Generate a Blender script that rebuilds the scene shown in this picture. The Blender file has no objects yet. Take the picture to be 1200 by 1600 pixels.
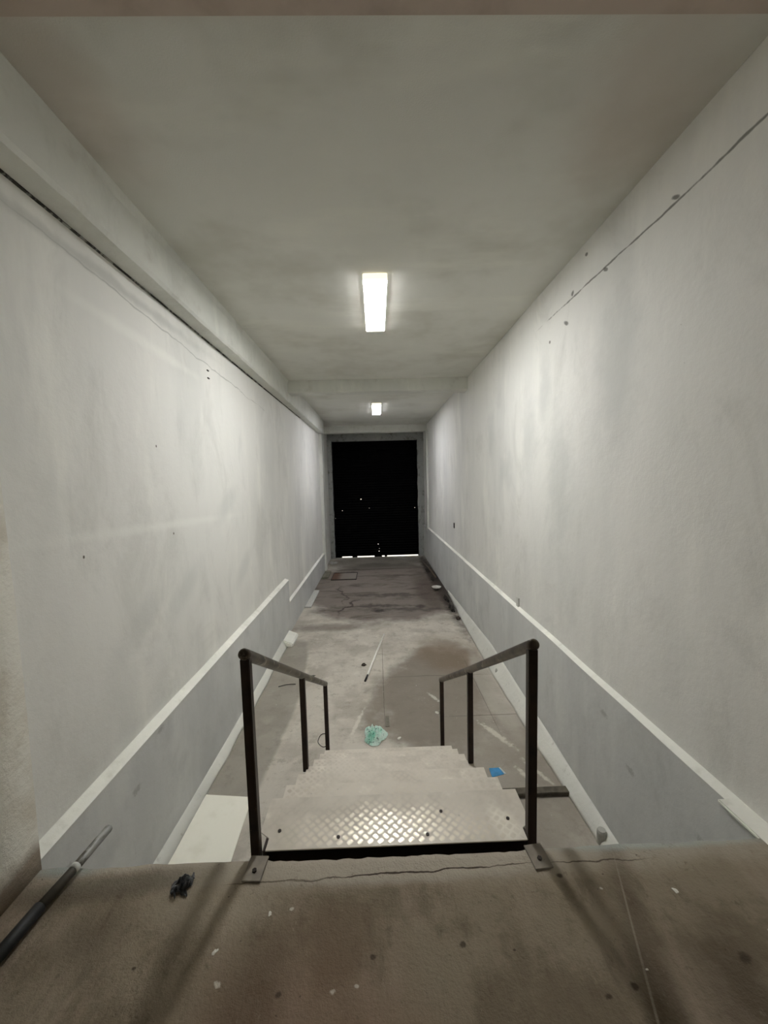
import bpy, bmesh, math, random
from mathutils import Vector, Matrix, noise as mnoise
C = bpy.context.scene.collection
H = 2.6                                  # eye height above the lower floor; plan origin under the camera
PI = math.pi

# ------------------------------------------------------------------ camera, world, exposure
scn = bpy.context.scene
F = 600.0
yc = Vector((588 - 600, 752 - 800, F)).normalized()
sl = -0.027
xc = Vector((1, sl, -(yc.x + sl * yc.y) / yc.z)).normalized()
zc = -(xc.cross(yc))
if zc.y > 0: zc = -zc
cam = bpy.data.objects.new('camera', bpy.data.cameras.new('camera')); C.objects.link(cam)
cam.data.sensor_fit = 'VERTICAL'; cam.data.sensor_height = 36; cam.data.lens = 36 * F / 1600
cam.data.clip_start = 0.02
right = Vector((xc.x, yc.x, zc.x)); down = Vector((xc.y, yc.y, zc.y)); fwd = Vector((xc.z, yc.z, zc.z))
Mx = Matrix((right, -down, -fwd)).transposed().to_4x4(); Mx.translation = (0, 0, H)
cam.matrix_world = Mx
scn.camera = cam
w = bpy.data.worlds.new('night'); scn.world = w; w.use_nodes = True
w.node_tree.nodes['Background'].inputs[0].default_value = (.02, .025, .04, 1)
w.node_tree.nodes['Background'].inputs[1].default_value = 0.02
scn.view_settings.view_transform = 'Standard'; scn.view_settings.look = 'None'
scn.view_settings.exposure = 0.0; scn.view_settings.gamma = 1; scn.view_settings.use_curve_mapping = False
LAMP = 92.0                               # emission of the ceiling light diffusers
LAMP2 = 68.0                              # of the farther one
BACKFILL = 6.0                           # of the added fill light over the landing, unseen behind the camera
scn.cycles.max_bounces = 12; scn.cycles.diffuse_bounces = 8

# ------------------------------------------------------------------ helpers: shaders
def srgb(r, g, b):
    f = lambda c: (c / 12.92 if c <= .04045 else ((c + .055) / 1.055) ** 2.4)
    return (f(r / 255), f(g / 255), f(b / 255), 1)

class G:
    """small node-graph builder working in world position"""
    def __init__(s, name, rough=.8, metal=0, spec=.3):
        s.m = bpy.data.materials.new(name); s.m.use_nodes = True
        s.t = s.m.node_tree; s.b = s.t.nodes['Principled BSDF']
        s.b.inputs['Roughness'].default_value = rough; s.b.inputs['Metallic'].default_value = metal
        s.b.inputs['Specular IOR Level'].default_value = spec
        s.pos = s.n('ShaderNodeTexCoord').outputs['Object']; s.col = None; s.h = None
    def n(s, k, **kw):
        o = s.t.nodes.new(k)
        for a, v in kw.items(): setattr(o, a, v)
        return o
    def set(s, inp, v):
        if isinstance(v, bpy.types.NodeSocket): s.t.links.new(v, inp)
        else: inp.default_value = v
    def math(s, op, a, b=0.0, c=0.0):
        o = s.n('ShaderNodeMath', operation=op)
        s.set(o.inputs[0], a); s.set(o.inputs[1], b); s.set(o.inputs[2], c); return o.outputs[0]
    def map(s, scale=(1, 1, 1), loc=(0, 0, 0), rot=(0, 0, 0), vec=None, tex=False):
        o = s.n('ShaderNodeMapping'); o.vector_type = 'TEXTURE' if tex else 'POINT'
        o.inputs['Location'].default_value = loc; o.inputs['Rotation'].default_value = rot; o.inputs['Scale'].default_value = scale
        s.set(o.inputs[0], vec or s.pos); return o.outputs[0]
    def noise(s, scale=5, detail=4, rough=.55, stretch=(1, 1, 1), dist=0, loc=(0, 0, 0)):
        o = s.n('ShaderNodeTexNoise'); s.set(o.inputs['Vector'], s.map(stretch, loc))
        o.inputs['Scale'].default_value = scale; o.inputs['Detail'].default_value = detail
        o.inputs['Roughness'].default_value = rough; o.inputs['Distortion'].default_value = dist
        return o.outputs['Fac']
    def rng(s, v, a, b, c=0., d=1., smooth=True):
        o = s.n('ShaderNodeMapRange'); o.interpolation_type = 'SMOOTHSTEP' if smooth else 'LINEAR'
        s.set(o.inputs[0], v)
        for i, q in zip((1, 2, 3, 4), (a, b, c, d)): o.inputs[i].default_value = q
        return o.outputs[0]
    def warp(s, scale, amt, loc=(0, 0, 0)):
        o = s.n('ShaderNodeTexNoise'); s.set(o.inputs['Vector'], s.map(loc=loc)); o.inputs['Scale'].default_value = scale
        o.inputs['Detail'].default_value = 3
        a = s.n('ShaderNodeVectorMath', operation='SUBTRACT'); s.set(a.inputs[0], o.outputs['Color']); a.inputs[1].default_value = (.5, .5, .5)
        b = s.n('ShaderNodeVectorMath', operation='SCALE'); s.set(b.inputs[0], a.outputs[0]); b.inputs['Scale'].default_value = amt
        c = s.n('ShaderNodeVectorMath', operation='ADD'); s.set(c.inputs[0], s.pos); s.set(c.inputs[1], b.outputs[0])
        return c.outputs[0]
    def blob(s, c, r, rot=0, soft=.3, ns=6, na=.5, plane='z', warp=None):
        """soft ellipse mask; c, r in the two axes of the plane"""
        if plane == 'z': loc = (c[0], c[1], 0); sc = (r[0], r[1], 1e5); ro = (0, 0, rot)
        elif plane == 'x': loc = (0, c[0], c[1]); sc = (1e5, r[0], r[1]); ro = (rot, 0, 0)
        else: loc = (c[0], 0, c[1]); sc = (r[0], 1e5, r[1]); ro = (0, rot, 0)
        v = s.map(sc, loc, ro, vec=warp, tex=True)
        o = s.n('ShaderNodeVectorMath', operation='LENGTH'); s.set(o.inputs[0], v)
        d = o.outputs['Value']
        if na: d = s.math('ADD', d, s.math('MULTIPLY_ADD', s.noise(ns, 4, .6, loc=(c[0], c[1], 3)), na * 2, -na))
        return s.rng(d, 1 + soft, 1 - soft)
    def base(s, col): s.col = col
    def layer(s, col, mask, amt=1.0):
        o = s.n('ShaderNodeMix', data_type='RGBA')
        s.set(o.inputs[0], s.math('MULTIPLY', mask, amt)); s.set(o.inputs[6], s.col); s.set(o.inputs[7], col)
        s.col = o.outputs[2]
    def bump(s, h, strength=.3, dist=.01):
        o = s.n('ShaderNodeBump'); o.inputs['Strength'].default_value = strength; o.inputs['Distance'].default_value = dist
        s.set(o.inputs['Height'], h)
        if s.h is not None: s.t.links.new(s.h, o.inputs['Normal'])
        s.h = o.outputs[0]
    def done(s):
        s.set(s.b.inputs['Base Color'], s.col)
        if s.h is not None: s.t.links.new(s.h, s.b.inputs['Normal'])
        return s.m

def plain(name, col, rough=.6, metal=0, var=.12, scale=30, bump=0, spec=.4, dirt=None):
    g = G(name, rough, metal, spec); g.base(col)
    dk = tuple(c * (1 - var * 2) for c in col[:3]) + (1,)
    g.layer(dk, g.rng(g.noise(scale, 4), .35, .7))
    if dirt: g.layer(dirt[0], g.rng(g.noise(dirt[1], 5, .65), dirt[2], dirt[2] + .12))
    if bump: g.bump(g.noise(scale * 2, 4), bump, .003)
    return g.done()

# ------------------------------------------------------------------ helpers: meshes
def link(name, bm, m, parent=None, smooth=False, loc=None):
    me = bpy.data.meshes.new(name); bmesh.ops.recalc_face_normals(bm, faces=bm.faces)
    if smooth:
        for f in bm.faces: f.smooth = True
    bm.to_mesh(me); bm.free(); me.materials.append(m)
    o = bpy.data.objects.new(name, me); C.objects.link(o)
    if parent: o.parent = parent
    if loc: o.location = loc
    return o
def box(bm, x0, x1, y0, y1, z0, z1):
    v = [bm.verts.new((x, y, z)) for x in (x0, x1) for y in (y0, y1) for z in (z0, z1)]
    for f in ((0, 1, 3, 2), (4, 6, 7, 5), (0, 4, 5, 1), (2, 3, 7, 6), (0, 2, 6, 4), (1, 5, 7, 3)): bm.faces.new([v[i] for i in f])
    return v
def bevel(bm, w, seg=2):
    bmesh.ops.bevel(bm, geom=list(bm.edges), offset=w, segments=seg, affect='EDGES', clamp_overlap=True)
def B(*a, bev=0, seg=2):
    bm = bmesh.new(); box(bm, *a)
    if bev: bevel(bm, bev, seg)
    return bm
def tube(bm, pts, r, n=12, cap=True):
    pts = [Vector(p) for p in pts]; rs = r if isinstance(r, (list, tuple)) else [r] * len(pts)
    rings = []; up = None
    for i, p in enumerate(pts):
        t = (pts[min(i + 1, len(pts) - 1)] - pts[max(i - 1, 0)]).normalized()
        if up is None: up = t.orthogonal().normalized()
        u = (up - t * up.dot(t)).normalized(); up = u; v = t.cross(u)
        rings.append([bm.verts.new(p + (u * math.cos(2 * PI * k / n) + v * math.sin(2 * PI * k / n)) * rs[i]) for k in range(n)])
    for a, b in zip(rings, rings[1:]):
        for k in range(n): bm.faces.new((a[k], a[(k + 1) % n], b[(k + 1) % n], b[k]))
    if cap: bm.faces.new(rings[0][::-1]); bm.faces.new(rings[-1])
def extrude_profile(prof, ys, plane='y', jit=0, seed=0):
    """profile [(x,z)] swept along y through stations ys (z, x may be functions of y)"""
    rnd = random.Random(seed); bm = bmesh.new(); rings = []
    for y in ys:
        pr = prof(y) if callable(prof) else prof
        rings.append([bm.verts.new((x + rnd.uniform(-jit, jit), y, z + rnd.uniform(-jit, jit))) for x, z in pr])
    n = len(rings[0])
    for a, b in zip(rings, rings[1:]):
        for k in range(n): bm.faces.new((a[k], a[(k + 1) % n], b[(k + 1) % n], b[k]))
    bm.faces.new(rings[0][::-1]); bm.faces.new(rings[-1])
    return bm
def lin(a, b, n): return [a + (b - a) * i / n for i in range(n + 1)]
def tag(o, label, cat, group=None, kind=None):
    o['label'] = label; o['category'] = cat
    if group: o['group'] = group
    if kind: o['kind'] = kind
    return o
def struct(name, bm, m, label=None, smooth=False):
    o = link(name, bm, m, smooth=smooth); o['kind'] = 'structure'
    if label: o['label'] = label
    return o
def thing(name, label, cat, loc=(0, 0, 0), group=None):
    o = bpy.data.objects.new(name, None); C.objects.link(o); o.location = loc; o.empty_display_size = .1
    return tag(o, label, cat, group)
def lump(r, seed, sub=3, amp=.35, freq=2.5, squash=(1, 1, 1)):
    bm = bmesh.new(); bmesh.ops.create_icosphere(bm, subdivisions=sub, radius=1)
    for v in bm.verts:
        d = 1 + amp * mnoise.noise(v.co * freq + Vector((seed * 7.3, seed, 1)))*1.6
        v.co = Vector((v.co.x * squash[0], v.co.y * squash[1], v.co.z * squash[2])) * d * r
    return bm

# ------------------------------------------------------------------ materials of the setting
def paint(name, base=(230, 229, 224), seed=0, side=0):
    g = G(name, .62, 0, .25); g.base(srgb(*base))
    L = (seed * 3.1, seed * 1.7, seed)
    g.layer(srgb(base[0] - 22, base[1] - 21, base[2] - 20), g.rng(g.noise(.9, 4, .6, (1, 1, .35), loc=L), .45, .72), .6)
    g.layer(srgb(base[0] + 14, base[1] + 14, base[2] + 12), g.rng(g.noise(2.1, 5, .6, (1, 1, .25), loc=L), .52, .75), .7)
    g.layer(srgb(base[0] - 16, base[1] - 15, base[2] - 15), g.rng(g.noise(5, 5, .65, (1, 1, .3), loc=L), .58, .75), .5)
    g.layer(srgb(base[0] - 34, base[1] - 34, base[2] - 35), g.rng(g.noise(1.7, 6, .7, (1, 1, .6), loc=(L[0] + 4, L[1], L[2]), dist=.6), .50, .72), .38)
    g.layer(srgb(120, 116, 106), g.rng(g.noise(60, 2, .5, loc=L), .79, .83), .5)
    g.bump(g.noise(7, 4, .6, loc=L), .25, .02)
    g.bump(g.noise(160, 3, .6, loc=L), .22, .003)
    return g
gl = paint('white_paint_left', seed=1)
gl.layer(srgb(240, 240, 234), gl.blob((3.1, 2.30), (1.15, .03), rot=-.035, soft=.8, ns=5, na=.6, plane='x'), .6)   # wall ridge as a lighter stroke, light on it put into the colour
gl.layer(srgb(242, 242, 235), gl.blob((2.9, 3.62), (.6, .035), rot=-.03, soft=.8, ns=5, na=.6, plane='x'), .6)
for c in ((4.2, 2.4), (3.2, 1.75), (2.6, 1.7), (4.6, 1.6)):
    gl.layer(srgb(196, 198, 194), gl.blob(c, (.28, .1), rot=.5, soft=.7, ns=3, na=.5, plane='x'), .35)
for c in ((2.12, 2.225), (3.06, 2.228), (2.9, 2.9)):
    gl.layer(srgb(90, 84, 74), gl.blob(c, (.007, .009), soft=.4, na=0, plane='x'), 1)
wp = gl.warp(3, .10)
gl.layer(srgb(160, 161, 156), gl.blob((3.6, 3.79), (2.0, .006), rot=-.05, soft=.5, ns=3, na=.8, plane='x', warp=wp), .55)
gl.layer(srgb(176, 177, 172), gl.blob((2.5, 3.88), (1.1, .03), soft=.8, ns=4, na=1., plane='x', warp=wp), .5)
MWL = gl.done()
gr = paint('white_paint_right', seed=2)
wp = gr.warp(2.5, .05)
gr.layer(srgb(96, 94, 86), gr.blob((2.45, 4.035), (.95, .007), rot=0, soft=.5, ns=7, na=1.5, plane='x', warp=wp), .8)   # cracked joint under the ceiling
for c, r in (((2.13, 4.06), (.03, .010)), ((2.75, 4.02), (.03, .012)), ((3.2, 4.07), (.02, .02)), ((3.3, 3.88), (.04, .015)), ((3.6, 3.83), (.015, .012)), ((3.0, 4.26), (.02, .012))):
    gr.layer(srgb(92, 90, 82), gr.blob(c, r, rot=.5, soft=.4, ns=20, na=.5, plane='x'), .8)
for c, r in (((4.1, 3.0), (.18, .35)), ((4.8, 2.7), (.2, .2)), ((3.4, 2.6), (.2, .5)), ((5.4, 3.2), (.15, .3)), ((2.6, 3.3), (.2, .45)), ((3.7, 3.4), (.1, .25))):
    gr.layer(srgb(186, 188, 184), gr.blob(c, r, soft=.8, ns=5, na=1.0, plane='x'), .4)
MWR = gr.done()
gw = paint('lower_wall_paint', base=(206, 207, 205), seed=3)
gw.layer(srgb(182, 184, 183), gw.rng(gw.noise(2.2, 5, .6, (1, 1, 1)), .5, .7), .5)
gw.layer(srgb(214, 214, 208), gw.rng(gw.noise(14, 3, .5, (1, .5, 2.5)), .72, .76), .6)
for c in ((1.75, .75), (2.3, .7), (2.6, .9)): gw.layer(srgb(120, 120, 116), gw.blob(c, (.035, .02), soft=.5, ns=60, na=1.4, plane='x'), .4)
MLOW = gw.done()
gs = paint('lit_ledge_paint', base=(243, 243, 234), seed=4); gs.layer(srgb(205, 204, 192), gs.rng(gs.noise(9, 4), .58, .72), .4); MLEDGE = gs.done()  # whiter than the walls: lamplight on the upward faces put into the colour
gk = paint('curb_plaster', base=(224, 224, 216), seed=5)
gk.layer(srgb(176, 172, 162), gk.rng(gk.noise(8, 5, .7), .60, .72), .5); gk.bump(gk.noise(22, 4), .4, .01); MCURB = gk.done()
gc = G('ceiling_paint', .8, 0, .15); gc.base(srgb(216, 216, 209))
gc.layer(srgb(194, 193, 183), gc.rng(gc.noise(1.1, 4, .6), .42, .7), .8)
gc.layer(srgb(224, 224, 215), gc.rng(gc.noise(1.7, 4, .6, (.5, 1.6, 1), loc=(4, 2, 0)), .5, .75), .7)
gc.layer(srgb(196, 186, 175), gc.blob((1.35, 2.0), (.3, .5), rot=-.3, soft=.7, ns=3, na=.5), .6)
gc.layer(srgb(198, 186, 176), gc.blob((-1.35, 1.9), (.22, .45), soft=.7, ns=3, na=.4), .5)
gc.bump(gc.noise(120, 3), .25, .004); MCEIL = gc.done()
gb = paint('beam_paint', base=(216, 217, 210), seed=6)
gb.layer(srgb(188, 186, 177), gb.rng(gb.noise(4, 5), .55, .75), .6); gb.bump(gb.noise(15, 4), .35, .012); MBEAM = gb.done()
gn = G('rough_render_landing', .9, 0, .15); gn.base(srgb(222, 219, 208))
gn.layer(srgb(196, 188, 172), gn.rng(gn.noise(3, 5, .65), .42, .7), .8)
gn.layer(srgb(232, 230, 220), gn.rng(gn.noise(6, 5, .65, loc=(3, 3, 3)), .58, .72), .6)
gn.layer(srgb(124, 106, 86), gn.blob((1.0, 1.13), (1.5, .09), soft=.5, ns=7, na=.6, plane='x'), .8)
gn.bump(gn.noise(40, 5, .7), .6, .012); MNEAR = gn.done()
gn = G('lintel_render', .9, 0, .15); gn.base(srgb(192, 178, 166)); gn.layer(srgb(172, 158, 146), gn.rng(gn.noise(3, 5, .6), .42, .7), .8); MLINT = gn.done()

# lower floor: worn concrete
g = G('worn_concrete', .75, 0, .3); g.base(srgb(196, 190, 179))
g.layer(srgb(168, 161, 150), g.rng(g.noise(1.6, 5, .65), .42, .62), .8)
g.layer(srgb(152, 146, 134), g.rng(g.noise(6, 6, .75, loc=(9, 2, 0)), .52, .66), .6)
g.layer(srgb(214, 209, 198), g.rng(g.noise(3.5, 6, .65, loc=(2, 5, 0)), .52, .72), .7)
wf = g.warp(1.5, .12); wg = g.warp(3, .5)
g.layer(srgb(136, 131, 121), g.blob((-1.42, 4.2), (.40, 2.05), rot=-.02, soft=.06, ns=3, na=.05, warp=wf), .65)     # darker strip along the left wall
g.layer(srgb(122, 113, 102), g.blob((.62, 4.6), (.72, 1.15), rot=-.35, soft=.22, ns=2.5, na=.45), .85)             # damp patch on the right
g.layer(srgb(122, 106, 88), g.blob((.98, 5.55), (.42, .55), rot=.2, soft=.4, ns=3, na=.5), .7)
g.layer(srgb(140, 132, 121), g.blob((1.15, 3.2), (.5, 1.1), soft=.35, ns=3, na=.45), .7)
g.layer(srgb(180, 175, 164), g.blob((1.36, 4.6), (.16, .9), soft=.2, ns=4, na=.2), .6)
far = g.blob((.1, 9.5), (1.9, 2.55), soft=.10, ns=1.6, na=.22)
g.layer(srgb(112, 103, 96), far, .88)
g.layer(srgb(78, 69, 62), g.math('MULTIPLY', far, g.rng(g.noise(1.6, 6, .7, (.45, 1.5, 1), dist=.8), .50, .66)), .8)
g.layer(srgb(66, 60, 52), g.blob((.35, 8.6), (.75, .10), soft=.8, ns=7, na=1.2, warp=wg), .8)
g.layer(srgb(60, 54, 48), g.blob((-.15, 7.85), (.75, .08), soft=.8, ns=8, na=1.2, warp=wg), .8)
g.layer(srgb(60, 54, 48), g.blob((.45, 7.6), (.8, .09), rot=-.05, soft=.8, ns=8, na=1.2, warp=wg), .6)
g.layer(srgb(48, 42, 38), g.blob((-.02, 7.55), (.13, .09), soft=.5, ns=12, na=.7), .9)
g.layer(srgb(48, 42, 38), g.blob((.85, 7.75), (.10, .10), soft=.5, ns=12, na=.7), .8)
g.layer(srgb(58, 50, 44), g.blob((-.66, 7.9), (.035, .45), rot=-.35, soft=.5, ns=12, na=.9, warp=wg), .9)
g.layer(srgb(64, 56, 50), g.blob((-.86, 8.8), (.03, .6), rot=.22, soft=.5, ns=12, na=.8, warp=wg), .8)
g.layer(srgb(92, 88, 80), g.blob((0, 12.3), (2, .9), soft=.5, ns=3, na=.4), .7)
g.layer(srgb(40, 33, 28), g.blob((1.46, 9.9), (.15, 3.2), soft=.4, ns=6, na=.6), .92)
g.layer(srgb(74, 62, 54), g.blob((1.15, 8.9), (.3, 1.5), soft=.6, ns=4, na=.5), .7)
g.layer(srgb(66, 58, 50), g.blob((.0, 11.25), (1.5, .05), soft=.6, ns=5, na=.7, warp=wf), .8)
g.layer(srgb(66, 58, 50), g.blob((.7, 10.4), (.5, .035), soft=.6, ns=5, na=.7, warp=wf), .8)
g.layer(srgb(95, 84, 74), g.blob((-.9, 6.75), (.75, .16), rot=.03, soft=.6, ns=4, na=.6), .6)
wl = g.warp(9, .01)
g.layer(srgb(84, 79, 70), g.blob((.02, 4.9), (.004, 1.0), soft=.4, na=0, warp=wl), .7)                            # saw joint
g.layer(srgb(84, 79, 70), g.blob((1.20, 4.6), (.005, .9), soft=.4, na=0, warp=wl), .5)
g.layer(srgb(84, 79, 70), g.blob((1.2, 4.02), (.5, .006), soft=.4, na=0, warp=wl), .6)
g.layer(srgb(84, 79, 70), g.blob((.75, 4.9), (.7, .008), soft=.4, na=.3, warp=wf), .5)
g.layer(srgb(226, 222, 210), g.rng(g.noise(11, 6, .75, (1, .6, 1)), .66, .74), .55)                               # plaster splashes
g.layer(srgb(146, 139, 126), g.rng(g.noise(19, 6, .8, loc=(1, 3, 0)), .56, .68), .55)
g.layer(srgb(240, 238, 230), g.math('MULTIPLY', g.rng(g.noise(45, 2, .5), .73, .75), g.rng(g.noise(1.3, 2, .5, loc=(7, 1, 0)), .45, .6)), .8)
g.layer(srgb(60, 54, 46), g.rng(g.noise(38, 2, .5, loc=(5, 5, 5)), .765, .79), .8)
for c, r, ro in (((-.28, 3.95), (.02, .22), -.25), ((.62, 4.4), (.02, .1), .5), ((1.15, 3.7), (.03, .2), .5), ((1.25, 3.1), (.02, .14), .4), ((1.35, 3.2), (.02, .16), .45)):
    g.layer(srgb(220, 216, 205), g.blob(c, r, rot=ro, soft=.5, ns=22, na=1.5), .6)
g.bump(g.noise(18, 6, .65), .35, .01); g.bump(g.noise(90, 3), .25, .004)
MFLOOR = g.done()

# landing: brown dusty screed
g = G('dusty_screed', .85, 0, .2); g.base(srgb(140, 129, 111))
g.layer(srgb(112, 101, 84), g.rng(g.noise(2.6, 6, .7), .44, .60), .8)
g.layer(srgb(104, 92, 77), g.rng(g.noise(14, 6, .75, (1, .35, 1), loc=(1, 8, 2)), .52, .66), .5)
g.layer(srgb(158, 144, 128), g.rng(g.noise(3.2, 6, .65, (1.3, .5, 1), loc=(3, 1, 2)), .5, .7), .7)
g.layer(srgb(126, 100, 82), g.blob((-.25, .85), (.35, .3), rot=.4, soft=.6, ns=4, na=.5), .5)
g.layer(srgb(172, 164, 150), g.blob((0, 1.42), (1.7, .09), soft=.5, ns=4, na=.55), .8)                            # cement lip
g.layer(srgb(178, 170, 156), g.blob((.05, 1.40), (.58, .075), soft=.3, ns=6, na=.3), .8)
g.layer(srgb(166, 156, 140), g.blob((-.62, 1.27), (.20, .08), soft=.6, ns=5, na=.5), .6)
g.layer(srgb(84, 72, 58), g.blob((.80, 1.03), (.05, .42), rot=-.28, soft=.7, ns=5, na=.5), .6)
g.layer(srgb(84, 72, 58), g.blob((.98, .85), (.10, .30), rot=-.35, soft=.7, ns=5, na=.5), .6)
g.layer(srgb(92, 84, 70), g.blob((-1.05, 1.35), (.30, .05), rot=.1, soft=.6, ns=6, na=.6), .7)
g.layer(srgb(92, 82, 68), g.blob((-1.0, 1.2), (.10, .10), soft=.7, ns=5, na=.6), .6)
g.layer(srgb(96, 80, 64), g.blob((-.42, 1.0), (.10, .22), rot=-.3, soft=.7, ns=5, na=.5), .5)
g.layer(srgb(160, 168, 164), g.blob((1.1, 1.435), (.42, .025), soft=.6, ns=9, na=.6), .7)
g.layer(srgb(150, 160, 158), g.blob((-1.28, 1.43), (.13, .03), soft=.6, ns=9, na=.5), .7)
wl = g.warp(11, .035)
g.layer(srgb(62, 52, 42), g.blob((.12, 1.358), (.44, .0035), rot=.03, soft=.4, ns=9, na=.45, warp=wl), .95)       # crack behind the stair head
g.layer(srgb(70, 60, 50), g.blob((.82, 1.37), (.18, .003), rot=.03, soft=.4, ns=9, na=.4, warp=wl), .8)
g.layer(srgb(78, 68, 56), g.blob((-.45, 1.345), (.14, .003), rot=.03, soft=.4, ns=9, na=.4, warp=wl), .7)
g.layer(srgb(150, 142, 128), g.blob((.76, 1.0), (.0035, .42), rot=-.345, soft=.5, ns=9, na=.3), .7)                 # scratch
for c, r in (((-.05, 1.10), .012), ((.24, 1.12), .013), ((-.33, 1.02), .012), ((1.1, 1.05), .022), ((.65, 1.32), .012), ((-.8, 1.1), .008), ((.63, .98), .012), ((.40, 1.10), .006), ((.72, 1.0), .014)):
    g.layer(srgb(62, 53, 43), g.blob(c, (r * .75, r * .6), soft=.5, ns=40, na=1), .85)
for c, r in (((-.34, 1.25), .014), ((-.52, 1.05), .02), ((-.17, 1.02), .016), ((1.25, 1.12), .012), ((.78, 1.27), .012), ((-.1, 1.03), .012)):
    g.layer(srgb(205, 200, 186), g.blob(c, (r * .5, r * .35), soft=.4, ns=60, na=1.3), .8)
g.layer(srgb(186, 178, 160), g.rng(g.noise(40, 3, .6), .74, .77), .5)
g.layer(srgb(70, 60, 48), g.rng(g.noise(55, 2, .5, loc=(9, 5, 5)), .76, .79), .7)
g.layer(srgb(88, 77, 63), g.rng(g.noise(24, 6, .8, loc=(3, 8, 2)), .58, .70), .5)
g.layer(srgb(168, 156, 138), g.rng(g.noise(20, 6, .8, (1, .5, 1), loc=(8, 8, 2)), .60, .72), .5)
g.bump(g.noise(14, 6, .75), .7, .014); g.bump(g.noise(110, 3), .5, .004)
MLAND = g.done()

# ------------------------------------------------------------------ the room
XL, XR, ZC, YD = -1.62, 1.625, H + 1.75, 13.1
YE, ZP = 1.44, H - 1.5                    # landing edge, landing top
YB = -4.5                                # wall behind the camera
# floor slab and landing block
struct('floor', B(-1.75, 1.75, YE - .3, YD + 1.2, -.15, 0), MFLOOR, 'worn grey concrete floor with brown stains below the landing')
rnd = random.Random(4); bm = bmesh.new()
xs = lin(-1.75, 1.75, 140); top = []; bot = []
for x in xs:
    e = YE + .010 * mnoise.noise(Vector((x * 9, 0, 0))) + .012 * mnoise.noise(Vector((x * 2.5, 4, 0)))
    if -.47 < x < .575: e = 1.431 + .007 * mnoise.noise(Vector((x * 22, 3, 0)))
    top.append(e)
rows = []
for y in [YB] + lin(0, 1.36, 24) + ['m', 'e', 'c', 'b']:
    r = []
    for x, e in zip(xs, top):
        if y == 'm': yy, zz = e - .035, ZP
        elif y == 'e': yy, zz = e - .008, ZP - .001
        elif y == 'c': yy, zz = e, ZP - .012
        elif y == 'b': yy, zz = e - .01, 0
        else: yy, zz = y, ZP
        if y != 'b' and y != 'c': zz += .004 * mnoise.noise(Vector((x * 4, yy * 4, 2)))
        r.append(bm.verts.new((x, yy, zz)))
    rows.append(r)
for a, b in zip(rows, rows[1:]):
    for i in range(len(xs) - 1): bm.faces.new((a[i], a[i + 1], b[i + 1], b[i]))
for i in (0, -1):                          # close the block
    pass
struct('floor_upper', bm, MLAND, 'brown dusty screed landing at the head of the stairs', smooth=True)
# walls
def slab(x0, x1, y0, y1, z0, z1, ny, nz, amp, seed, face):
    """wall slab whose room face waves slightly"""
    bm = bmesh.new(); ys = lin(y0, y1, ny); zs = lin(z0, z1, nz); xf = x1 if face > 0 else x0; xb = x0 if face > 0 else x1
    g_ = [[bm.verts.new((xf + amp * mnoise.noise(Vector((seed, y * .9, z * .9))), y, z)) for z in zs] for y in ys]
    for i in range(ny):
        for j in range(nz): bm.faces.new((g_[i][j], g_[i + 1][j], g_[i + 1][j + 1], g_[i][j + 1]))
    bk = [bm.verts.new((xb, y, z)) for y in (y0, y1) for z in (z0, z1)]
    bm.faces.new((bk[0], bk[1], bk[3], bk[2]))
    bm.faces.new([r[0] for r in g_] + [bk[2], bk[0]]); bm.faces.new([r[-1] for r in g_][::-1] + [bk[1], bk[3]])
    bm.faces.new(g_[0][::-1] + [bk[0], bk[1]]); bm.faces.new(g_[-1] + [bk[3], bk[2]])
    return bm
struct('wall_left', slab(-1.80, XL, YE - .1, YD + .3, -.1, ZC + .1, 60, 24, .006, 3, 1), MWL, 'white roller painted wall on the left', True)
struct('wall_right', slab(XR, 1.80, YE - .3, YD + .3, -.1, ZC + .1, 60, 24, .006, 8, -1), MWR, 'white roller painted wall on the right', True)
# thicker lower part of both walls, with a sloping ledge
def lowprof(xf, xw, zi, zo): return [(xw, -.02), (xf, -.02), (xf, zi), (xw, zo)]
def lowwall(sgn, xf, xw, zi, zo, y0, y1, seed):
    n = int((y1 - y0) * 8)
    def pr(y):
        d = .004 * mnoise.noise(Vector((y * 1.3, seed, 0)))
        return [(xw, .0), (xf + d, .0), (xf + d, zi + d), (xw, zo + d)]
    return extrude_profile(pr, lin(y0, y1, n))
def ledge(xf, xw, zi, zo, y0, y1, seed):
    """the troweled sill strip lying on the thicker lower wall"""
    def pr(y):
        d = .004 * mnoise.noise(Vector((y * 1.3, seed, 0)))
        return [(xw, zo + d), (xf + d, zi + d), (xf + d - (.003 if xf > 0 else -.003), zi + d + .004), (xw, zo + d + .006)]
    return extrude_profile(pr, lin(y0, y1, int((y1 - y0) * 8)))
struct('trim_1', lowwall(-1, -1.56, XL - .02, H - 1.665, H - 1.645, YE - .05, 6.55, 1), MLOW, 'thicker grey lower part of the left wall')
struct('trim_2', ledge(-1.56, XL - .01, H - 1.665, H - 1.635, YE - .05, 6.55, 1), MLEDGE, 'pale sloping ledge along the left wall')
struct('trim_3', lowwall(-1, -1.575, XL - .02, H - 2.08, H - 2.07, 6.55, 11.15, 2), MLOW, 'low plinth of the left wall past the ledge')
struct('trim_4', ledge(-1.575, XL - .01, H - 2.08, H - 2.06, 6.55, 11.15, 2), MLEDGE, 'thin ledge on the low left plinth')
struct('trim_5', lowwall(1, 1.585, XR + .02, H - 1.52, H - 1.50, YE - .3, YD - .05, 5), MLOW, 'thicker grey lower part of the right wall')
struct('trim_6', ledge(1.585, XR + .01, H - 1.52, H - 1.495, YE - .3, 12.0, 5), MLEDGE, 'pale sloping ledge along the right wall')
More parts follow.
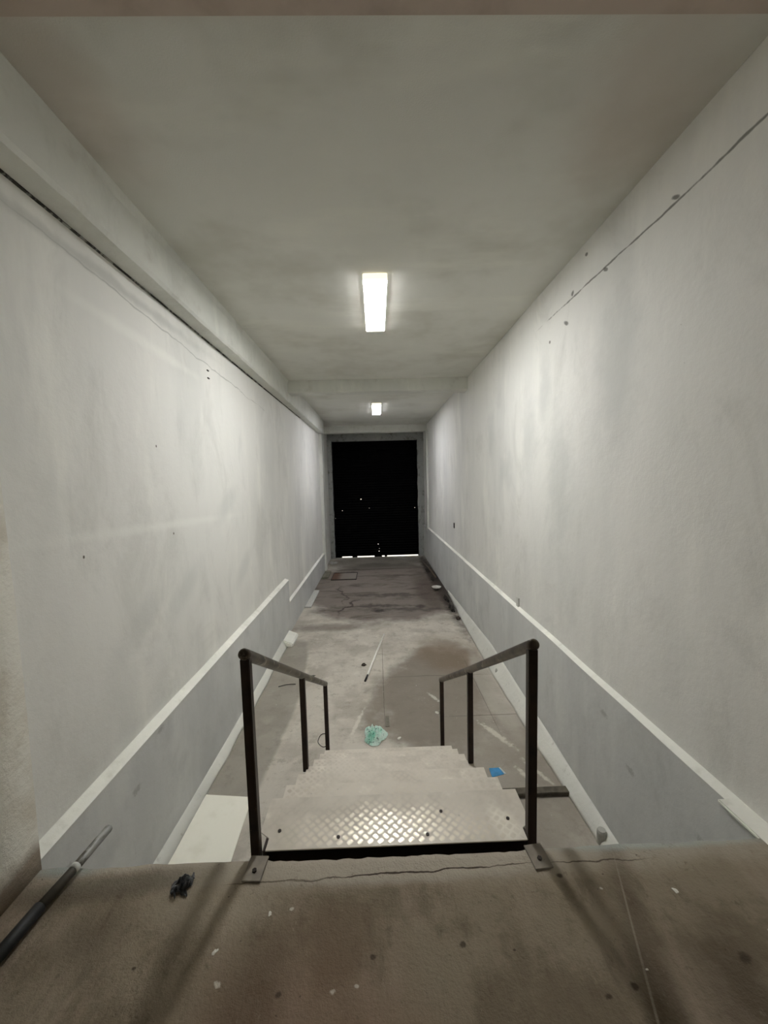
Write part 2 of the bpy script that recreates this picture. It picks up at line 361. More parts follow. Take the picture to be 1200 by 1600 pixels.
bm = B(1.545, XR + .01, YE - .2, 1.64, .9, H - 1.515, bev=.012); struct('trim_7', bm, MLOW, 'stub block at the near end of the right ledge')
bm = B(1.530, XR + .01, YE - .2, 1.63, H - 1.515, H - 1.497, bev=.006); struct('trim_8', bm, MLEDGE, 'pale cap on the stub block of the right ledge')
# plaster curbs at the wall feet
def curb_r(y):
    t = min(1, max(0, (y - 1.5) / 3.7)); h = .06 + .20 * t - (.18 * max(0, (y - 5.4) / 3.2))
    h = max(h, .04); d = .012 * mnoise.noise(Vector((y * 3, 3, 0)))
    xi = 1.49 + .02 * math.sin(y) + d + .06 * max(0, (y - 7) / 1.6)
    return [(1.60, -.005), (xi, -.005), (xi + .012, .03 + .3 * d), (1.565, h * .75), (1.60, h)]
struct('baseboard_right', extrude_profile(curb_r, lin(YE - .03, 8.6, 80)), MCURB, 'sloping plaster curb at the foot of the right wall', True)
def curb_l(y):
    d = .010 * mnoise.noise(Vector((y * 3, 9, 0))); h = .10 + .02 * math.sin(y * 1.3)
    xi = -1.495 + d
    return [(-1.575, -.005), (xi, -.005), (xi - .008, .025), (-1.545, h * .8), (-1.575, h)]
struct('baseboard_left', extrude_profile(curb_l, lin(YE - .03, 5.95, 60)), MCURB, 'sloping plaster curb at the foot of the left wall', True)
bm = B(-1.57, -1.40, 5.95, 6.40, -.005, .11, bev=.02)
for v in bm.verts:
    if v.co.x > -1.48: v.co.z *= .55
struct('trim_9', bm, MLEDGE, 'white plaster lump ending the left curb')
# near walls beside the landing
struct('wall_near_left', slab(-1.80, -1.37, YB, YE - .005, ZP - .02, ZC, 40, 24, .012, 12, 1), MNEAR, 'rough beige rendered wall beside the landing', True)
struct('wall_near_right', slab(XR - .005, 1.80, YB, YE - .28, ZP - .02, ZC, 30, 16, .008, 15, -1), MWR, 'painted wall to the right of the landing', True)
struct('wall_back', B(-1.8, 1.8, YB - .15, YB, ZP - .02, ZC), MNEAR)
# ceiling, lintel
struct('ceiling', B(-1.8, 1.8, 1.585, YD + .3, ZC, ZC + .15), MCEIL, 'grey patchy painted ceiling slab')
struct('trim_10', B(-1.8, 1.8, YB, 1.585, ZC - .014, ZC + .15, bev=.006), MLINT, 'brownish lintel slab over the landing')
# long beam at the top of the left wall
def beam_l(y):
    d = .006 * mnoise.noise(Vector((y * 2.2, 5, 0))) + .004 * mnoise.noise(Vector((y * 9, 5, 0)))
    e = .010 if y < 2.95 else 0
    return [(XL - .02, H + 1.41), (-1.484 + d + e, H + 1.41 + d * .5 - e * .6), (-1.470 + d + e, H + 1.43), (-1.470 + d, ZC - .06), (-1.455, ZC + .01), (XL - .02, ZC + .01)]
struct('trim_11', extrude_profile(beam_l, lin(YE - .02, 11.2, 180)), MBEAM, 'long boxed beam under the ceiling along the left wall')
gd = G('dark_joint', .9); gd.base(srgb(60, 58, 52)); gd.layer(srgb(150, 150, 142), gd.rng(gd.noise(9, 4, .7), .5, .6)); MJ = gd.done()  # dark grey broken by paler patches
def joint(y):
    d = .004 * mnoise.noise(Vector((y * 6, 1, 0)))
    return [(XL - .01, H + 1.395 + d), (XL + .010 + d, H + 1.40), (XL + .010, H + 1.42), (XL - .01, H + 1.42)]
struct('trim_12', extrude_profile(joint, lin(1.6, 8.5, 120)), MJ, 'dark open joint under the left beam')
struct('trim_13', B(-1.5, XR + .02, 6.75, 7.0, H + 1.545, ZC + .01, bev=.008), MBEAM, 'cross beam under the ceiling between the two lights')
struct('trim_14', B(XL - .02, XR + .02, 12.2, 12.5, H + 1.535, ZC + .01, bev=.008), MBEAM, 'cross beam under the ceiling near the shutter')
struct('trim_15', B(XL - .02, -1.535, 11.15, 11.42, 0, H + 1.43, bev=.012), MBEAM, 'pilaster at the far end of the left wall')
struct('trim_16', B(1.572, XR + .02, 12.0, 12.3, H - 1.63, H + 1.55, bev=.01), MBEAM, 'shallow pilaster above the right ledge end')
# far wall: lintel and jambs round the shutter
gf = paint('far_jamb_paint', base=(150, 152, 148), seed=9); gf.layer(srgb(84, 80, 74), gf.rng(gf.noise(6, 5, .7), .5, .68), .6); MFAR = gf.done()
struct('wall_far', B(XL - .1, XR + .1, YD, YD + .3, H + 1.36, ZC + .05), MFAR, 'lintel wall over the black roller shutter')
def jag(x0, x1, y0, y1, z0, z1, seed, side):
    bm = bmesh.new(); zs = lin(z0, z1, 50); rings = []
    for z in zs:
        d = .016 * mnoise.noise(Vector((z * 3, seed, 0))) + .008 * mnoise.noise(Vector((z * 11, seed, 0)))
        a, b = (x0, x1 + d) if side > 0 else (x0 + d, x1)
        rings.append([bm.verts.new(p) for p in ((a, y0, z), (b, y0, z), (b, y1, z), (a, y1, z))])
    for r, q in zip(rings, rings[1:]):
        for k in range(4): bm.faces.new((r[k], r[(k + 1) % 4], q[(k + 1) % 4], q[k]))
    bm.faces.new(rings[0]); bm.faces.new(rings[-1]); return bm
struct('trim_17', jag(XL - .05, -1.47, YD - .12, YD + .2, 0, H + 1.4, 2, 1), MFAR, 'chipped left jamb of the shutter')
struct('trim_18', jag(1.405, XR + .05, YD - .04, YD + .2, 0, H + 1.4, 7, -1), MFAR, 'chipped right jamb of the shutter')

# ------------------------------------------------------------------ roller shutter, with real pinholes and a gap to the street
gsh = G('black_shutter_steel', .6, .0, .04); gsh.base((.0012, .0012, .0013, 1)); gsh.layer((.003, .003, .0026, 1), gsh.rng(gsh.noise(5, 4), .55, .7)); MSH = gsh.done()
bpy_door = link('door_1', B(-1.46, 1.40, YD + .03, YD + .06, .034, .11, bev=.004), MSH); bpy_door['kind'] = 'structure'
bpy_door['label'] = 'black slatted roller shutter closing the far end'
holes = {(564, 780): .026, (522, 798): .015, (535, 798): .016, (524, 810): .013, (648, 793): .017, (591, 850): .017, (592.5, 857): .015, (592.5, 861): .019, (577, 794): .010}
HO = []
for (px, py), r in holes.items():
    d = right * (px - 600) + down * (py - 800) + fwd * F; k = (YD + .045) / d.y
    HO.append((d.x * k, H + d.z * k, r))
bm = bmesh.new(); pitch = .085; z = .11; ztop = H + 1.42
while z < ztop:
    z1 = z + pitch
    cuts = sorted((hx - r / 2, hx + r / 2, hz, r) for hx, hz, r in HO if z <= hz < z1)
    x = -1.46; segs = []
    for a, b, hz, r in cuts:
        segs.append((x, a, None)); segs.append((a, b, (hz, r))); x = b
    segs.append((x, 1.40, None))
    for a, b, hole in segs:
        if b <= a: continue
        spans = [(z, z1)] if hole is None else [(z, max(z, hole[0] - hole[1] / 2)), (min(z1, hole[0] + hole[1] / 2), z1)]
        for s0, s1 in spans:
            if s1 - s0 < 1e-4: continue
            prof = []
            zz = sorted({s0, s1, *[z + pitch * t for t in (.12, .3, .5, .7, .88) if s0 < z + pitch * t < s1]})
            va = []
            for q in zz:
                t = (q - z) / pitch; yy = YD + .05 - .018 * math.sin(PI * t)
                va.append((bm.verts.new((a, yy, q)), bm.verts.new((b, yy, q))))
            for p, q in zip(va, va[1:]): bm.faces.new((p[0], p[1], q[1], q[0]))
    z = z1
link('shutter_curtain', bm, MSH, bpy_door)
for x in (-1.475, 1.385): link('guide_rail', B(x, x + .03, YD + .0, YD + .07, 0, H + 1.38, bev=.003), MSH, bpy_door)
for a_, b_ in ((516, 531), (547, 555), (582, 594), (598, 602)):
    f = lambda px: (px - 588) / 600 * 13.13
    link('seal_scrap', B(f(a_) + .0, f(b_), YD + .02, YD + .06, 0, .05, bev=.004), MSH, bpy_door)
# street outside the shutter
gst = plain('street_asphalt', srgb(150, 148, 142), .9, var=.2, scale=12)
struct('floor_street', B(-9, 9, YD + 1.2, 30, -.15, -.001), gst)
struct('wall_street', B(-9, 9, 30, 30.3, -.1, 7), plain('street_facade', srgb(200, 196, 186), .9, var=.1, scale=1))
la = bpy.data.lights.new('street_lamp_light', 'AREA'); la.energy = 9000; la.size = 1.0; la.color = (1, .97, .92)
lo = bpy.data.objects.new('street_lamp_light', la); C.objects.link(lo); lo.location = (0, 21, 6.8); lo.rotation_euler = (0, 0, 0)

# ------------------------------------------------------------------ ceiling lights
def emis(name, col, st):
    m = bpy.data.materials.new(name); m.use_nodes = True; b = m.node_tree.nodes['Principled BSDF']
    b.inputs['Base Color'].default_value = (.9, .9, .9, 1); b.inputs['Emission Color'].default_value = col; b.inputs['Emission Strength'].default_value = st
    return m
MBODY = plain('white_enamel', srgb(225, 225, 220), .4, var=.03)
MSIDE = emis('glowing_side_body', (1, .97, .90, 1), .75)  # faint emission added to the housing so its sides do not look dark
MCAP = emis('glowing_end_cap', (1, .90, .66, 1), 1.1)  # weak warm emission stands in for lamplight coming through the caps
def ceiling_light(x, y0, y1, zc, label, strength, col, cat='ceiling light'):
    t = thing('ceiling_light', label, cat, (x, (y0 + y1) / 2, zc), 'batten lights on the ceiling')
    hl = (y1 - y0) / 2
    link('housing', B(-.105, .105, -hl + .01, hl - .01, -.045, 0, bev=.003), MSIDE, t)
    bm = bmesh.new(); prof = [(-.101, -.045), (-.101, -.047), (-.097, -.050), (.097, -.050), (.101, -.047), (.101, -.045)]
    ra = [bm.verts.new((a, -hl + .012, b)) for a, b in prof]; rb = [bm.verts.new((a, hl - .012, b)) for a, b in prof]
    for k in range(6): bm.faces.new((ra[k], ra[(k + 1) % 6], rb[(k + 1) % 6], rb[k]))
    bm.faces.new(ra[::-1]); bm.faces.new(rb)
    link('diffuser', bm, emis('lit_diffuser', col, strength), t)
    for s in (-1, 1):
        link('end_cap', B(-.104, .104, s * hl - .012, s * hl + .012, -.050, -.002, bev=.004), MCAP, t)
    return t
ceiling_light(.035, 3.40, 4.52, ZC, 'glowing white batten light, the larger and nearer on the ceiling', LAMP, (1, .998, .985, 1))
ceiling_light(0, -2.4, -1.2, ZC - .014, 'added warm fill light over the landing, unseen behind the camera', BACKFILL, (1, .955, .89, 1))  # added fill to brighten the landing and the near walls and ceiling
ceiling_light(.05, 8.8, 10.0, ZC, 'small glowing batten light beyond the cross beam, nearer the shutter', LAMP2, (.95, .95, 1, 1))

# ------------------------------------------------------------------ steel staircase with railings
g = G('dusty_tread_plate', .45, .0, .5); g.pos = g.n('ShaderNodeNewGeometry').outputs['Position']; g.base(srgb(212, 205, 193))
g.layer(srgb(190, 183, 171), g.rng(g.noise(5, 5, .65), .42, .68), .8)
g.layer(srgb(230, 224, 211), g.rng(g.noise(9, 5, .65, loc=(3, 2, 1)), .55, .72), .6)
g.layer(srgb(245, 240, 226), g.blob((.52, 1.52), (.05, .09), rot=.3, soft=.6, ns=14, na=.6), .7)
g.layer(srgb(245, 240, 226), g.blob((.38, 2.15), (.07, .04), soft=.6, ns=14, na=.6), .7)
g.layer(srgb(200, 194, 178), g.blob((-.42, 1.50), (.05, .06), soft=.6, ns=14, na=.6), .6)
g.layer(srgb(84, 76, 64), g.rng(g.noise(42, 2, .5, loc=(2, 8, 1)), .75, .78), .8)
worn = g.math('MAXIMUM', g.blob((.08, 1.51), (.40, .11), soft=.5, ns=5, na=.5), g.math('MULTIPLY', g.blob((.15, 1.9), (.5, .4), soft=.5, ns=5, na=.5), .35))
g.set(g.b.inputs['Metallic'], g.math('MULTIPLY', worn, .12)); g.set(g.b.inputs['Roughness'], g.rng(worn, 0, 1, .75, .5, False))
g.bump(g.noise(60, 4), .25, .002)
MTREAD = g.done()
g = G('worn_tread_bars', .45, .0, .5); g.pos = g.n('ShaderNodeNewGeometry').outputs['Position']; g.base(srgb(206, 199, 187))
worn = g.math('MAXIMUM', g.blob((.06, 1.50), (.46, .15), soft=.5, ns=9, na=.5), g.math('MULTIPLY', g.blob((.15, 1.9), (.5, .4), soft=.5, ns=7, na=.6), .3))
g.layer(srgb(232, 224, 206), worn); g.set(g.b.inputs['Metallic'], g.math('MULTIPLY', worn, .95)); g.set(g.b.inputs['Roughness'], g.rng(worn, 0, 1, .7, .30, False))
MBAR = g.done()
g = G('brown_painted_steel', .45, .3, .4); g.base(srgb(52, 40, 32))
g.layer(srgb(34, 27, 22), g.rng(g.noise(7, 5), .45, .7)); g.layer(srgb(96, 80, 62), g.rng(g.noise(30, 4, .7), .66, .72), .6)
g.layer(srgb(170, 165, 150), g.rng(g.noise(50, 3, .6, loc=(1, 2, 3)), .76, .78), .8); MPOST = g.done()
g = G('worn_handrail_steel', .38, .5, .5); g.base(srgb(92, 84, 70))
g.layer(srgb(58, 49, 40), g.rng(g.noise(9, 5), .42, .62)); g.layer(srgb(156, 150, 132), g.rng(g.noise(12, 5, .7, loc=(4, 4, 1)), .56, .68), .8); MRAIL = g.done()
MPLATE = plain('grey_base_plate_steel', srgb(142, 134, 122), .6, .2, var=.12, scale=20, bump=.2)
MBOLT = plain('dark_bolt_steel', srgb(46, 38, 32), .5, .5)

st = thing('staircase', 'steel staircase of chequer plate treads with brown railings leading down from the landing', 'staircase', (0, YE, 0))
OY = YE
X0, X1 = -.535, .625
def wear_top(x, y):
    d = ((x - .06) / .40) ** 2 + ((y - .055) / .14) ** 2 + .9 * mnoise.noise(Vector((x * 5, y * 9, 1)))
    return max(0, min(1, 1.5 - d))
def wear_low(x, y): return max(0, min(1, .3 + 1.3 * mnoise.noise(Vector((x * 4, y * 6, 4)))))
def bars(bm, inside, wear, s=.030, z=0):
    q = s / math.sqrt(2); bl, bw, bh, sp = s * .42, s * .038, .0010, s * .17
    for i in range(-60, 60):
        for j in range(-60, 60):
            cx, cy = (i + j) * q, (i - j) * q
            if not (X0 - .02 < cx < X1 + .02 and -.02 < cy < .32): continue
            a = PI / 4 if (i + j) % 2 == 0 else -PI / 4
            u = Vector((math.cos(a), math.sin(a), 0)); v = Vector((-u.y, u.x, 0))
            for k in range(-2, 3):
                c = Vector((cx, cy, z)) + v * (k * sp)
                wr = wear(cx, cy)
                bh = .0004 + .0011 * wr
                L = bl * (1 - .10 * abs(k))
                P = [c + u * L, c - u * L, c + v * bw, c - v * bw]
                if not all(inside(p.x, p.y) for p in P[:2]): continue
                E_ = [c + u * L, c + u * L * .6 + v * bw, c - u * L * .6 + v * bw, c - u * L, c - u * L * .6 - v * bw, c + u * L * .6 - v * bw]
                lo = [bm.verts.new(p) for p in E_]; hi = [bm.verts.new(c + (p - c) * .72 + Vector((0, 0, bh))) for p in E_]
                bm.faces.new(hi)
                for m in range(6): bm.faces.new((lo[m], lo[(m + 1) % 6], hi[(m + 1) % 6], hi[m]))
def bar_faces(o):
    o.data.materials.append(MBAR)
    for f in o.data.polygons:
        if f.area < 6e-5: f.material_index = 1
def plate(bm, poly, z, th):
    a = [bm.verts.new((x, y, z)) for x, y in poly]; b = [bm.verts.new((x, y, z - th)) for x, y in poly]
    bm.faces.new(a); bm.faces.new(b[::-1])
    for k in range(len(poly)): bm.faces.new((a[k], b[k], b[(k + 1) % len(poly)], a[(k + 1) % len(poly)]))
DEP = .275
NOSE = [1.715, 1.985, 2.26, 2.53, 2.805, 3.08, 3.34]
TZ = [H - 1.485] + [H - 1.485 - .1595 * i for i in range(1, 7)]
# top tread, notched round the first posts
bm = bmesh.new()
poly = [(-.492, .0), (.583, .0), (.583, .055), (X1, .085), (X1, NOSE[0] - 1.456), (X0, NOSE[0] - 1.456), (X0, .085), (-.492, .055)]
plate(bm, poly, 0, .005); box(bm, X0, X1, NOSE[0] - 1.456 - .004, NOSE[0] - 1.456, -.04, -.005)
bars(bm, lambda x, y: -.485 < x < .575 and .004 < y < .25 or (X0 + .01 < x < X1 - .01 and .095 < y < .25), wear_top)
t0 = link('tread', bm, MTREAD, st, loc=(0, 1.456 - OY, TZ[0]))
bar_faces(t0); t0['label'] = 'top chequer plate tread, worn shiny in the middle'
for (bx, by) in ((-.455, .085), (-.20, .045), (.175, .04), (.535, .10), (.25, .15)):
    bm = bmesh.new(); tube(bm, [(bx, by, .0), (bx, by, .004)], .0075, 10); link('screw', bm, MBOLT, t0)
bm = bmesh.new(); plate(bm, [(X0, 0), (X1, 0), (X1, DEP + .02), (X0, DEP + .02)], 0, .005); box(bm, X0, X1, DEP + .016, DEP + .02, -.04, -.005)
bars(bm, lambda x, y: X0 + .01 < x < X1 - .01 and .01 < y < DEP + .01, wear_low)
tr = link('tread', bm, MTREAD, st); bar_faces(tr)
for i in range(1, 7):
    o = tr if i == 1 else tr.copy()
    if i > 1: C.objects.link(o); o.parent = st
    o.location = (0, NOSE[i] - DEP - .02 - OY, TZ[i])
link('gap_shade_block', B(X0 + .03, X1 - .03, 1.43 - OY, 1.62 - OY, TZ[0] - .20, TZ[0] - .055), MPOST, st)  # added dark block below the top tread, filling the gap with shade
# stringers and risers
for x in (X0 + .03, X1 - .04):
    bm = bmesh.new()
    pts = [(1.46, TZ[0] - .005)]
    for i in range(7):
        pts += [(NOSE[i] - .006, TZ[i] - .006)]
        if i < 6: pts += [(NOSE[i] - .006, TZ[i + 1] - .006)]
    pts += [(NOSE[6] - .006, .0), (3.10, .0), (1.46, TZ[0] - .24)]
    a = [bm.verts.new((x, p[0] - OY, p[1])) for p in pts]; b = [bm.verts.new((x + .008, p[0] - OY, p[1])) for p in pts]
    bm.faces.new(a); bm.faces.new(b[::-1])
    for k in range(len(pts)): bm.faces.new((a[k], b[k], b[(k + 1) % len(pts)], a[(k + 1) % len(pts)]))
    link('stringer', bm, MPOST, st)
for i in range(7):
    zb = TZ[i + 1] if i < 6 else 0
    link('riser', B(X0 + .04, X1 - .042, NOSE[i] - .012 - OY, NOSE[i] - .008 - OY, zb + .002, TZ[i] - .006), MTREAD, st)
# railings
def railing(xa, xm, xe, ye, ym):
    slope = -.606
    zr = lambda y: H - .668 + slope * (y - 1.475)
    def post(x, y, zb, w=.036, top=None):
        zt = (top if top else zr(y)) - .012
        link('post', B(x - w / 2, x + w / 2, y - w / 2 - OY, y + w / 2 - OY, zb, zt, bev=.003), MPOST, st)
    post(xa, 1.478, TZ[0] - .075); post(xm, ym, TZ[3] - .02 if ym < 2.56 else TZ[4]); post(xe, ye, 0)
    bm = bmesh.new()
    P0 = Vector((xa, 1.462 - OY, zr(1.462))); P1 = Vector((xe, ye + .015 - OY, zr(ye + .015)))
    PM = Vector((xm, ym - OY, zr(ym)))
    d0 = (PM - P0).normalized()
    pts = [P0 - d0 * .010, P0 - d0 * .006] + [P0.lerp(PM, t) for t in (.02, .25, .5, .75)] + [PM.lerp(P1, t) for t in (0, .33, .66, 1)]
    tube(bm, pts, [.014, .0215] + [.0225] * 8, 18); hr = link('handrail', bm, MRAIL, st, smooth=False)
    for f in hr.data.polygons: f.use_smooth = len(f.vertices) == 4
    s = 1 if xa > 0 else -1
    # flat foot bolted to the landing
    bx = xa - s * .005
    bm = bmesh.new()
    ang = -.10 if xa > 0 else .06
    box(bm, -.036, .036, -.045, .055, 0, .006); bevel(bm, .0015)
    bmesh.ops.rotate(bm, verts=bm.verts, matrix=Matrix.Rotation(-ang, 3, 'Z'))
    fp = link('foot_plate', bm, MPLATE, st, loc=(bx - (.0 if xa > 0 else -.018), 1.388 - OY, ZP + .003))
    bm = bmesh.new(); tube(bm, [(0, -.008, .006), (0, -.008, .012)], .009, 6); link('bolt', bm, MBOLT, fp)
railing(-.535, -.540, -.535, 3.50, 2.52)
railing(.605, .603, .568, 3.50, 2.515)

# ------------------------------------------------------------------ things lying about
def at(px, py, z=0.):
    d = right * (px - 600) + down * (py - 800) + fwd * F; k = (z - H) / d.z
    return Vector((d.x * k, d.y * k, z))
def atx(px, py, x):
    d = right * (px - 600) + down * (py - 800) + fwd * F; k = x / d.x
    return Vector((x, d.y * k, H + d.z * k))
def quad_plate(bm, P, th):
    a = [bm.verts.new(p) for p in P]; n = (P[1] - P[0]).cross(P[3] - P[0]).normalized()
    if n.z < 0: n = -n
    b = [bm.verts.new(p - n * th) for p in P]
    bm.faces.new(a); bm.faces.new(b[::-1])
    for k in range(4): bm.faces.new((a[k], b[k], b[(k + 1) % 4], a[(k + 1) % 4]))
# white board leaning on the curb
P = [at(246, 1380, .065), at(352, 1372, .014), at(394, 1245, .014), at(322, 1241, .065)]
bm = bmesh.new(); quad_plate(bm, P, .012); bevel(bm, .002)
bmesh.ops.subdivide_edges(bm, edges=bm.edges, cuts=3)
g = G('chipped_white_board', .55, 0, .3); g.base(srgb(250, 248, 234)); g.layer(srgb(236, 233, 216), g.rng(g.noise(4, 5), .5, .7), .7)
g.layer(srgb(120, 110, 92), g.rng(g.noise(26, 4, .7), .70, .74), .8)
tag(link('white_board', bm, g.done()), 'large cream white board lying against the left curb below the landing', 'board')
# white strip further along the left wall
P = [at(476, 948, .03), at(486, 948, .03), at(499, 922, .03), at(491, 922, .03)]
bm = bmesh.new(); quad_plate(bm, P, .025); bevel(bm, .002)
tag(link('plank', bm, plain('white_strip_paint', srgb(205, 205, 200), .6, var=.08)), 'narrow white strip of board on the floor by the far left wall', 'plank')
# broom handle
a, b = at(600, 991, .014), at(570.5, 1064, .014)
t = thing('broom_handle', 'thin white broom handle with a black end lying mid floor', 'stick', tuple((a + b) / 2))
m0 = (a + b) / 2; c = b + (a - b) * .10
bm = bmesh.new(); tube(bm, [a - m0, c - m0], .0145, 12); link('shaft', bm, plain('white_stick_plastic', srgb(250, 249, 242), .4, var=.04), t, smooth=True)
bm = bmesh.new(); tube(bm, [c - m0, b - m0], [.0125, .0135], 12); link('socket', bm, plain('black_stick_end', srgb(30, 28, 26), .5), t, smooth=True)
# green plastic bag
g = G('thin_mint_plastic', .28, 0, .5); g.base(srgb(186, 232, 214)); g.layer(srgb(226, 244, 236), g.rng(g.noise(22, 4), .38, .54), .9)
g.layer(srgb(96, 196, 166), g.blob((-.04, -.06), (.05, .06), soft=.7, ns=24, na=.7), .7); g.layer(srgb(30, 78, 68), g.rng(g.noise(17, 2, .5, (1, 2.2, 1), dist=2.2, loc=(6, 2, 2)), .60, .64), .9); g.b.inputs['Transmission Weight'].default_value = .15  # dark creases painted in: shade of the folds put into the colour
MB = g.done(); cb = at(586, 1150)
bm = bmesh.new(); bmesh.ops.create_grid(bm, x_segments=44, y_segments=40, size=1)
for v in list(bm.verts):
    x, y = v.co.x, v.co.y; r = math.hypot(x, y) + 1e-6; ang = math.atan2(y, x)
    R = 1 + .10 * math.sin(3 * ang + 1) + .06 * math.sin(5 * ang + 2) + .03 * math.sin(9 * ang)
    m_ = max(abs(x), abs(y)); x2, y2 = x / r * m_ * R, y / r * m_ * R
    hgt = .022 + .055 * abs(mnoise.noise(Vector((x2 * 2.6, y2 * 2.6, 3)))) + .03 * abs(mnoise.noise(Vector((x2 * 6, y2 * 6, 1))))
    hgt *= max(.08, 1 - m_ ** 4)
    v.co = Vector((x2 * .115, y2 * .15, hgt * 1.15 + .003))
bo = tag(link('plastic_bag', bm, MB, smooth=False, loc=tuple(cb)), 'crumpled mint green plastic bag on the floor at the foot of the stairs', 'bag')
md = bo.modifiers.new('thickness', 'SOLIDIFY'); md.thickness = .0015; md.offset = 1
# blue packet
P = [at(764, 1200, .012), at(779, 1199, .012), at(788, 1209, .004), at(769, 1214, .006)]
m0 = sum(P, Vector()) / 4
t = thing('blue_packet', 'small flat blue packet on the floor right of the stairs', 'packet', tuple(m0))
bm = bmesh.new(); quad_plate(bm, [p - m0 for p in P], .006); bevel(bm, .0015)
link('wrapper', bm, plain('blue_wrapper', srgb(70, 150, 205), .35, var=.12, scale=14), t)
P2 = [P[1], P[1] + (P[2] - P[1]) * 1.0, P[2] + Vector((.018, 0, 0)), P[1] + Vector((.014, 0, 0))]
bm = bmesh.new(); quad_plate(bm, [p - m0 + Vector((0, 0, .001)) for p in P2], .002); link('flap', bm, plain('pale_flap', srgb(190, 205, 210), .4), t)
# dark crumpled plastic on the landing edge
c = at(287, 1384, ZP); g = plain('dark_crumpled_film', srgb(70, 72, 74), .3, var=.3, scale=20)
bm = bmesh.new(); bmesh.ops.create_grid(bm, x_segments=30, y_segments=30, size=1)
for v in bm.verts:
    x, y = v.co.x, v.co.y; q = Vector([mnoise.noise(Vector((x * 1.7 + o_, y * 1.7, 5 + o_))) for o_ in (0, 9, 17)]); q2 = abs(mnoise.noise(Vector((x * 2.2, y * 2.2, 2))))
    e_ = max(0, 1 - max(abs(x), abs(y)) ** 3)
    v.co = Vector(((x * .85 + q.x * .8) * .034, (y * .85 + q.y * .8) * .042, (.25 + .75 * e_) * (.004 + .045 * q2 + .012 * abs(q.z)) + .001))
tag(link('crumpled_plastic', bm, g, loc=tuple(c + Vector((0, -.005, .002)))), 'crumpled dark grey plastic scrap at the landing edge above the white board', 'scrap')
# black pipe resting on the landing at left
t = thing('pipe', 'dark pipe lying on the landing at the left and sticking out over its edge', 'pipe', (-1.22, 1.30, ZP))
def lp(px, py, z): p = at(px, py, z); return p - Vector((-1.22, 1.30, ZP))
A, Bp, Cc, D = lp(-60, 1560, ZP + .034), lp(62, 1418, ZP + .03), lp(112, 1362, ZP + .03), lp(171, 1293, ZP + .034)
bm = bmesh.new(); tube(bm, [A, Bp, Bp.lerp(Cc, .02)], [.0215, .0215, .019], 20); link('rubber_sleeve', bm, plain('black_rubber', srgb(26, 28, 28), .55, var=.2), t, smooth=True)
bm = bmesh.new(); tube(bm, [Bp, Cc, D - (D - Cc) * .04, D], [.0175, .0165, .0165, .014], 20)
g = G('grey_splashed_pipe', .5, .2, .4); g.base(srgb(74, 70, 62)); g.layer(srgb(170, 172, 168), g.rng(g.noise(12, 5, .6, (1, .4, 1)), .56, .66), .8); link('tube', bm, g.done(), t, smooth=True)
bm = bmesh.new(); e = (D - Cc) * .12; tube(bm, [Cc + e * .2, Cc + e], [.019, .0185], 20); link('tape_wrap', bm, plain('white_tape', srgb(205, 207, 202), .5, var=.08), t, smooth=True)
# plank end by the right curb
bm = B(-.28, .28, -.035, .035, 0, .035, bev=.004); c = at(838, 1237, .02)
o = tag(link('timber_batten', bm, plain('grey_timber', srgb(96, 90, 78), .8, var=.2, scale=18, bump=.3), loc=(c.x - .02, c.y, .0)), 'grey timber batten lying across the floor between stairs and right curb', 'batten')
# wire ring and loose wires
MW = plain('black_wire', srgb(40, 36, 32), .6)
c = at(508, 1157, .01); bm = bmesh.new()
tube(bm, [c + Vector((.07 * math.cos(a_), .10 * math.sin(a_), .004 + .01 * math.sin(a_ * 2) ** 2)) for a_ in lin(1.4, 5.2, 24)], .004, 6)
tag(link('wire', bm, MW, smooth=True), 'curved black wire beside the foot of the left railing', 'wire')
bm = bmesh.new(); P = [at(435, 1073, .01), at(446, 1070, .02), at(455, 1069, .02), at(462, 1069, .01)]
tube(bm, P, .005, 6); tag(link('wire', bm, MW, smooth=True), 'short thin wire on the floor by the left wall', 'wire')
# rag seen under the left handrail
c = at(480, 1060, 0); bm = lump(.07, 9, 3, .5, 2, (1.3, .8, .25))
for v in bm.verts: v.co.z = max(v.co.z + .012, 0)
tag(link('rag', bm, plain('grey_rag', srgb(92, 92, 82), .9, var=.2), loc=tuple(c)), 'grey rag lying on the floor behind the left handrail', 'rag')
# little brown lump near the stick
c = at(568.5, 1040, 0); bm = lump(.028, 5, 2, .4, 2, (1.2, 1, .6))
for v in bm.verts: v.co.z += .014
tag(link('rubble', bm, plain('dark_rubble', srgb(62, 54, 46), .9)), 'small dark lump of rubble left of the broom handle', 'rubble').location = tuple(c)
# metal cleat in the floor joint
c = at(605, 1127, .004)
bm = B(-.022, .022, -.09, .09, -.003, .004, bev=.001)
tag(link('metal_cleat', bm, plain('dull_floor_metal', srgb(120, 114, 102), .5, .4), loc=tuple(c)), 'little metal cleat set in the floor behind the green bag', 'plate')
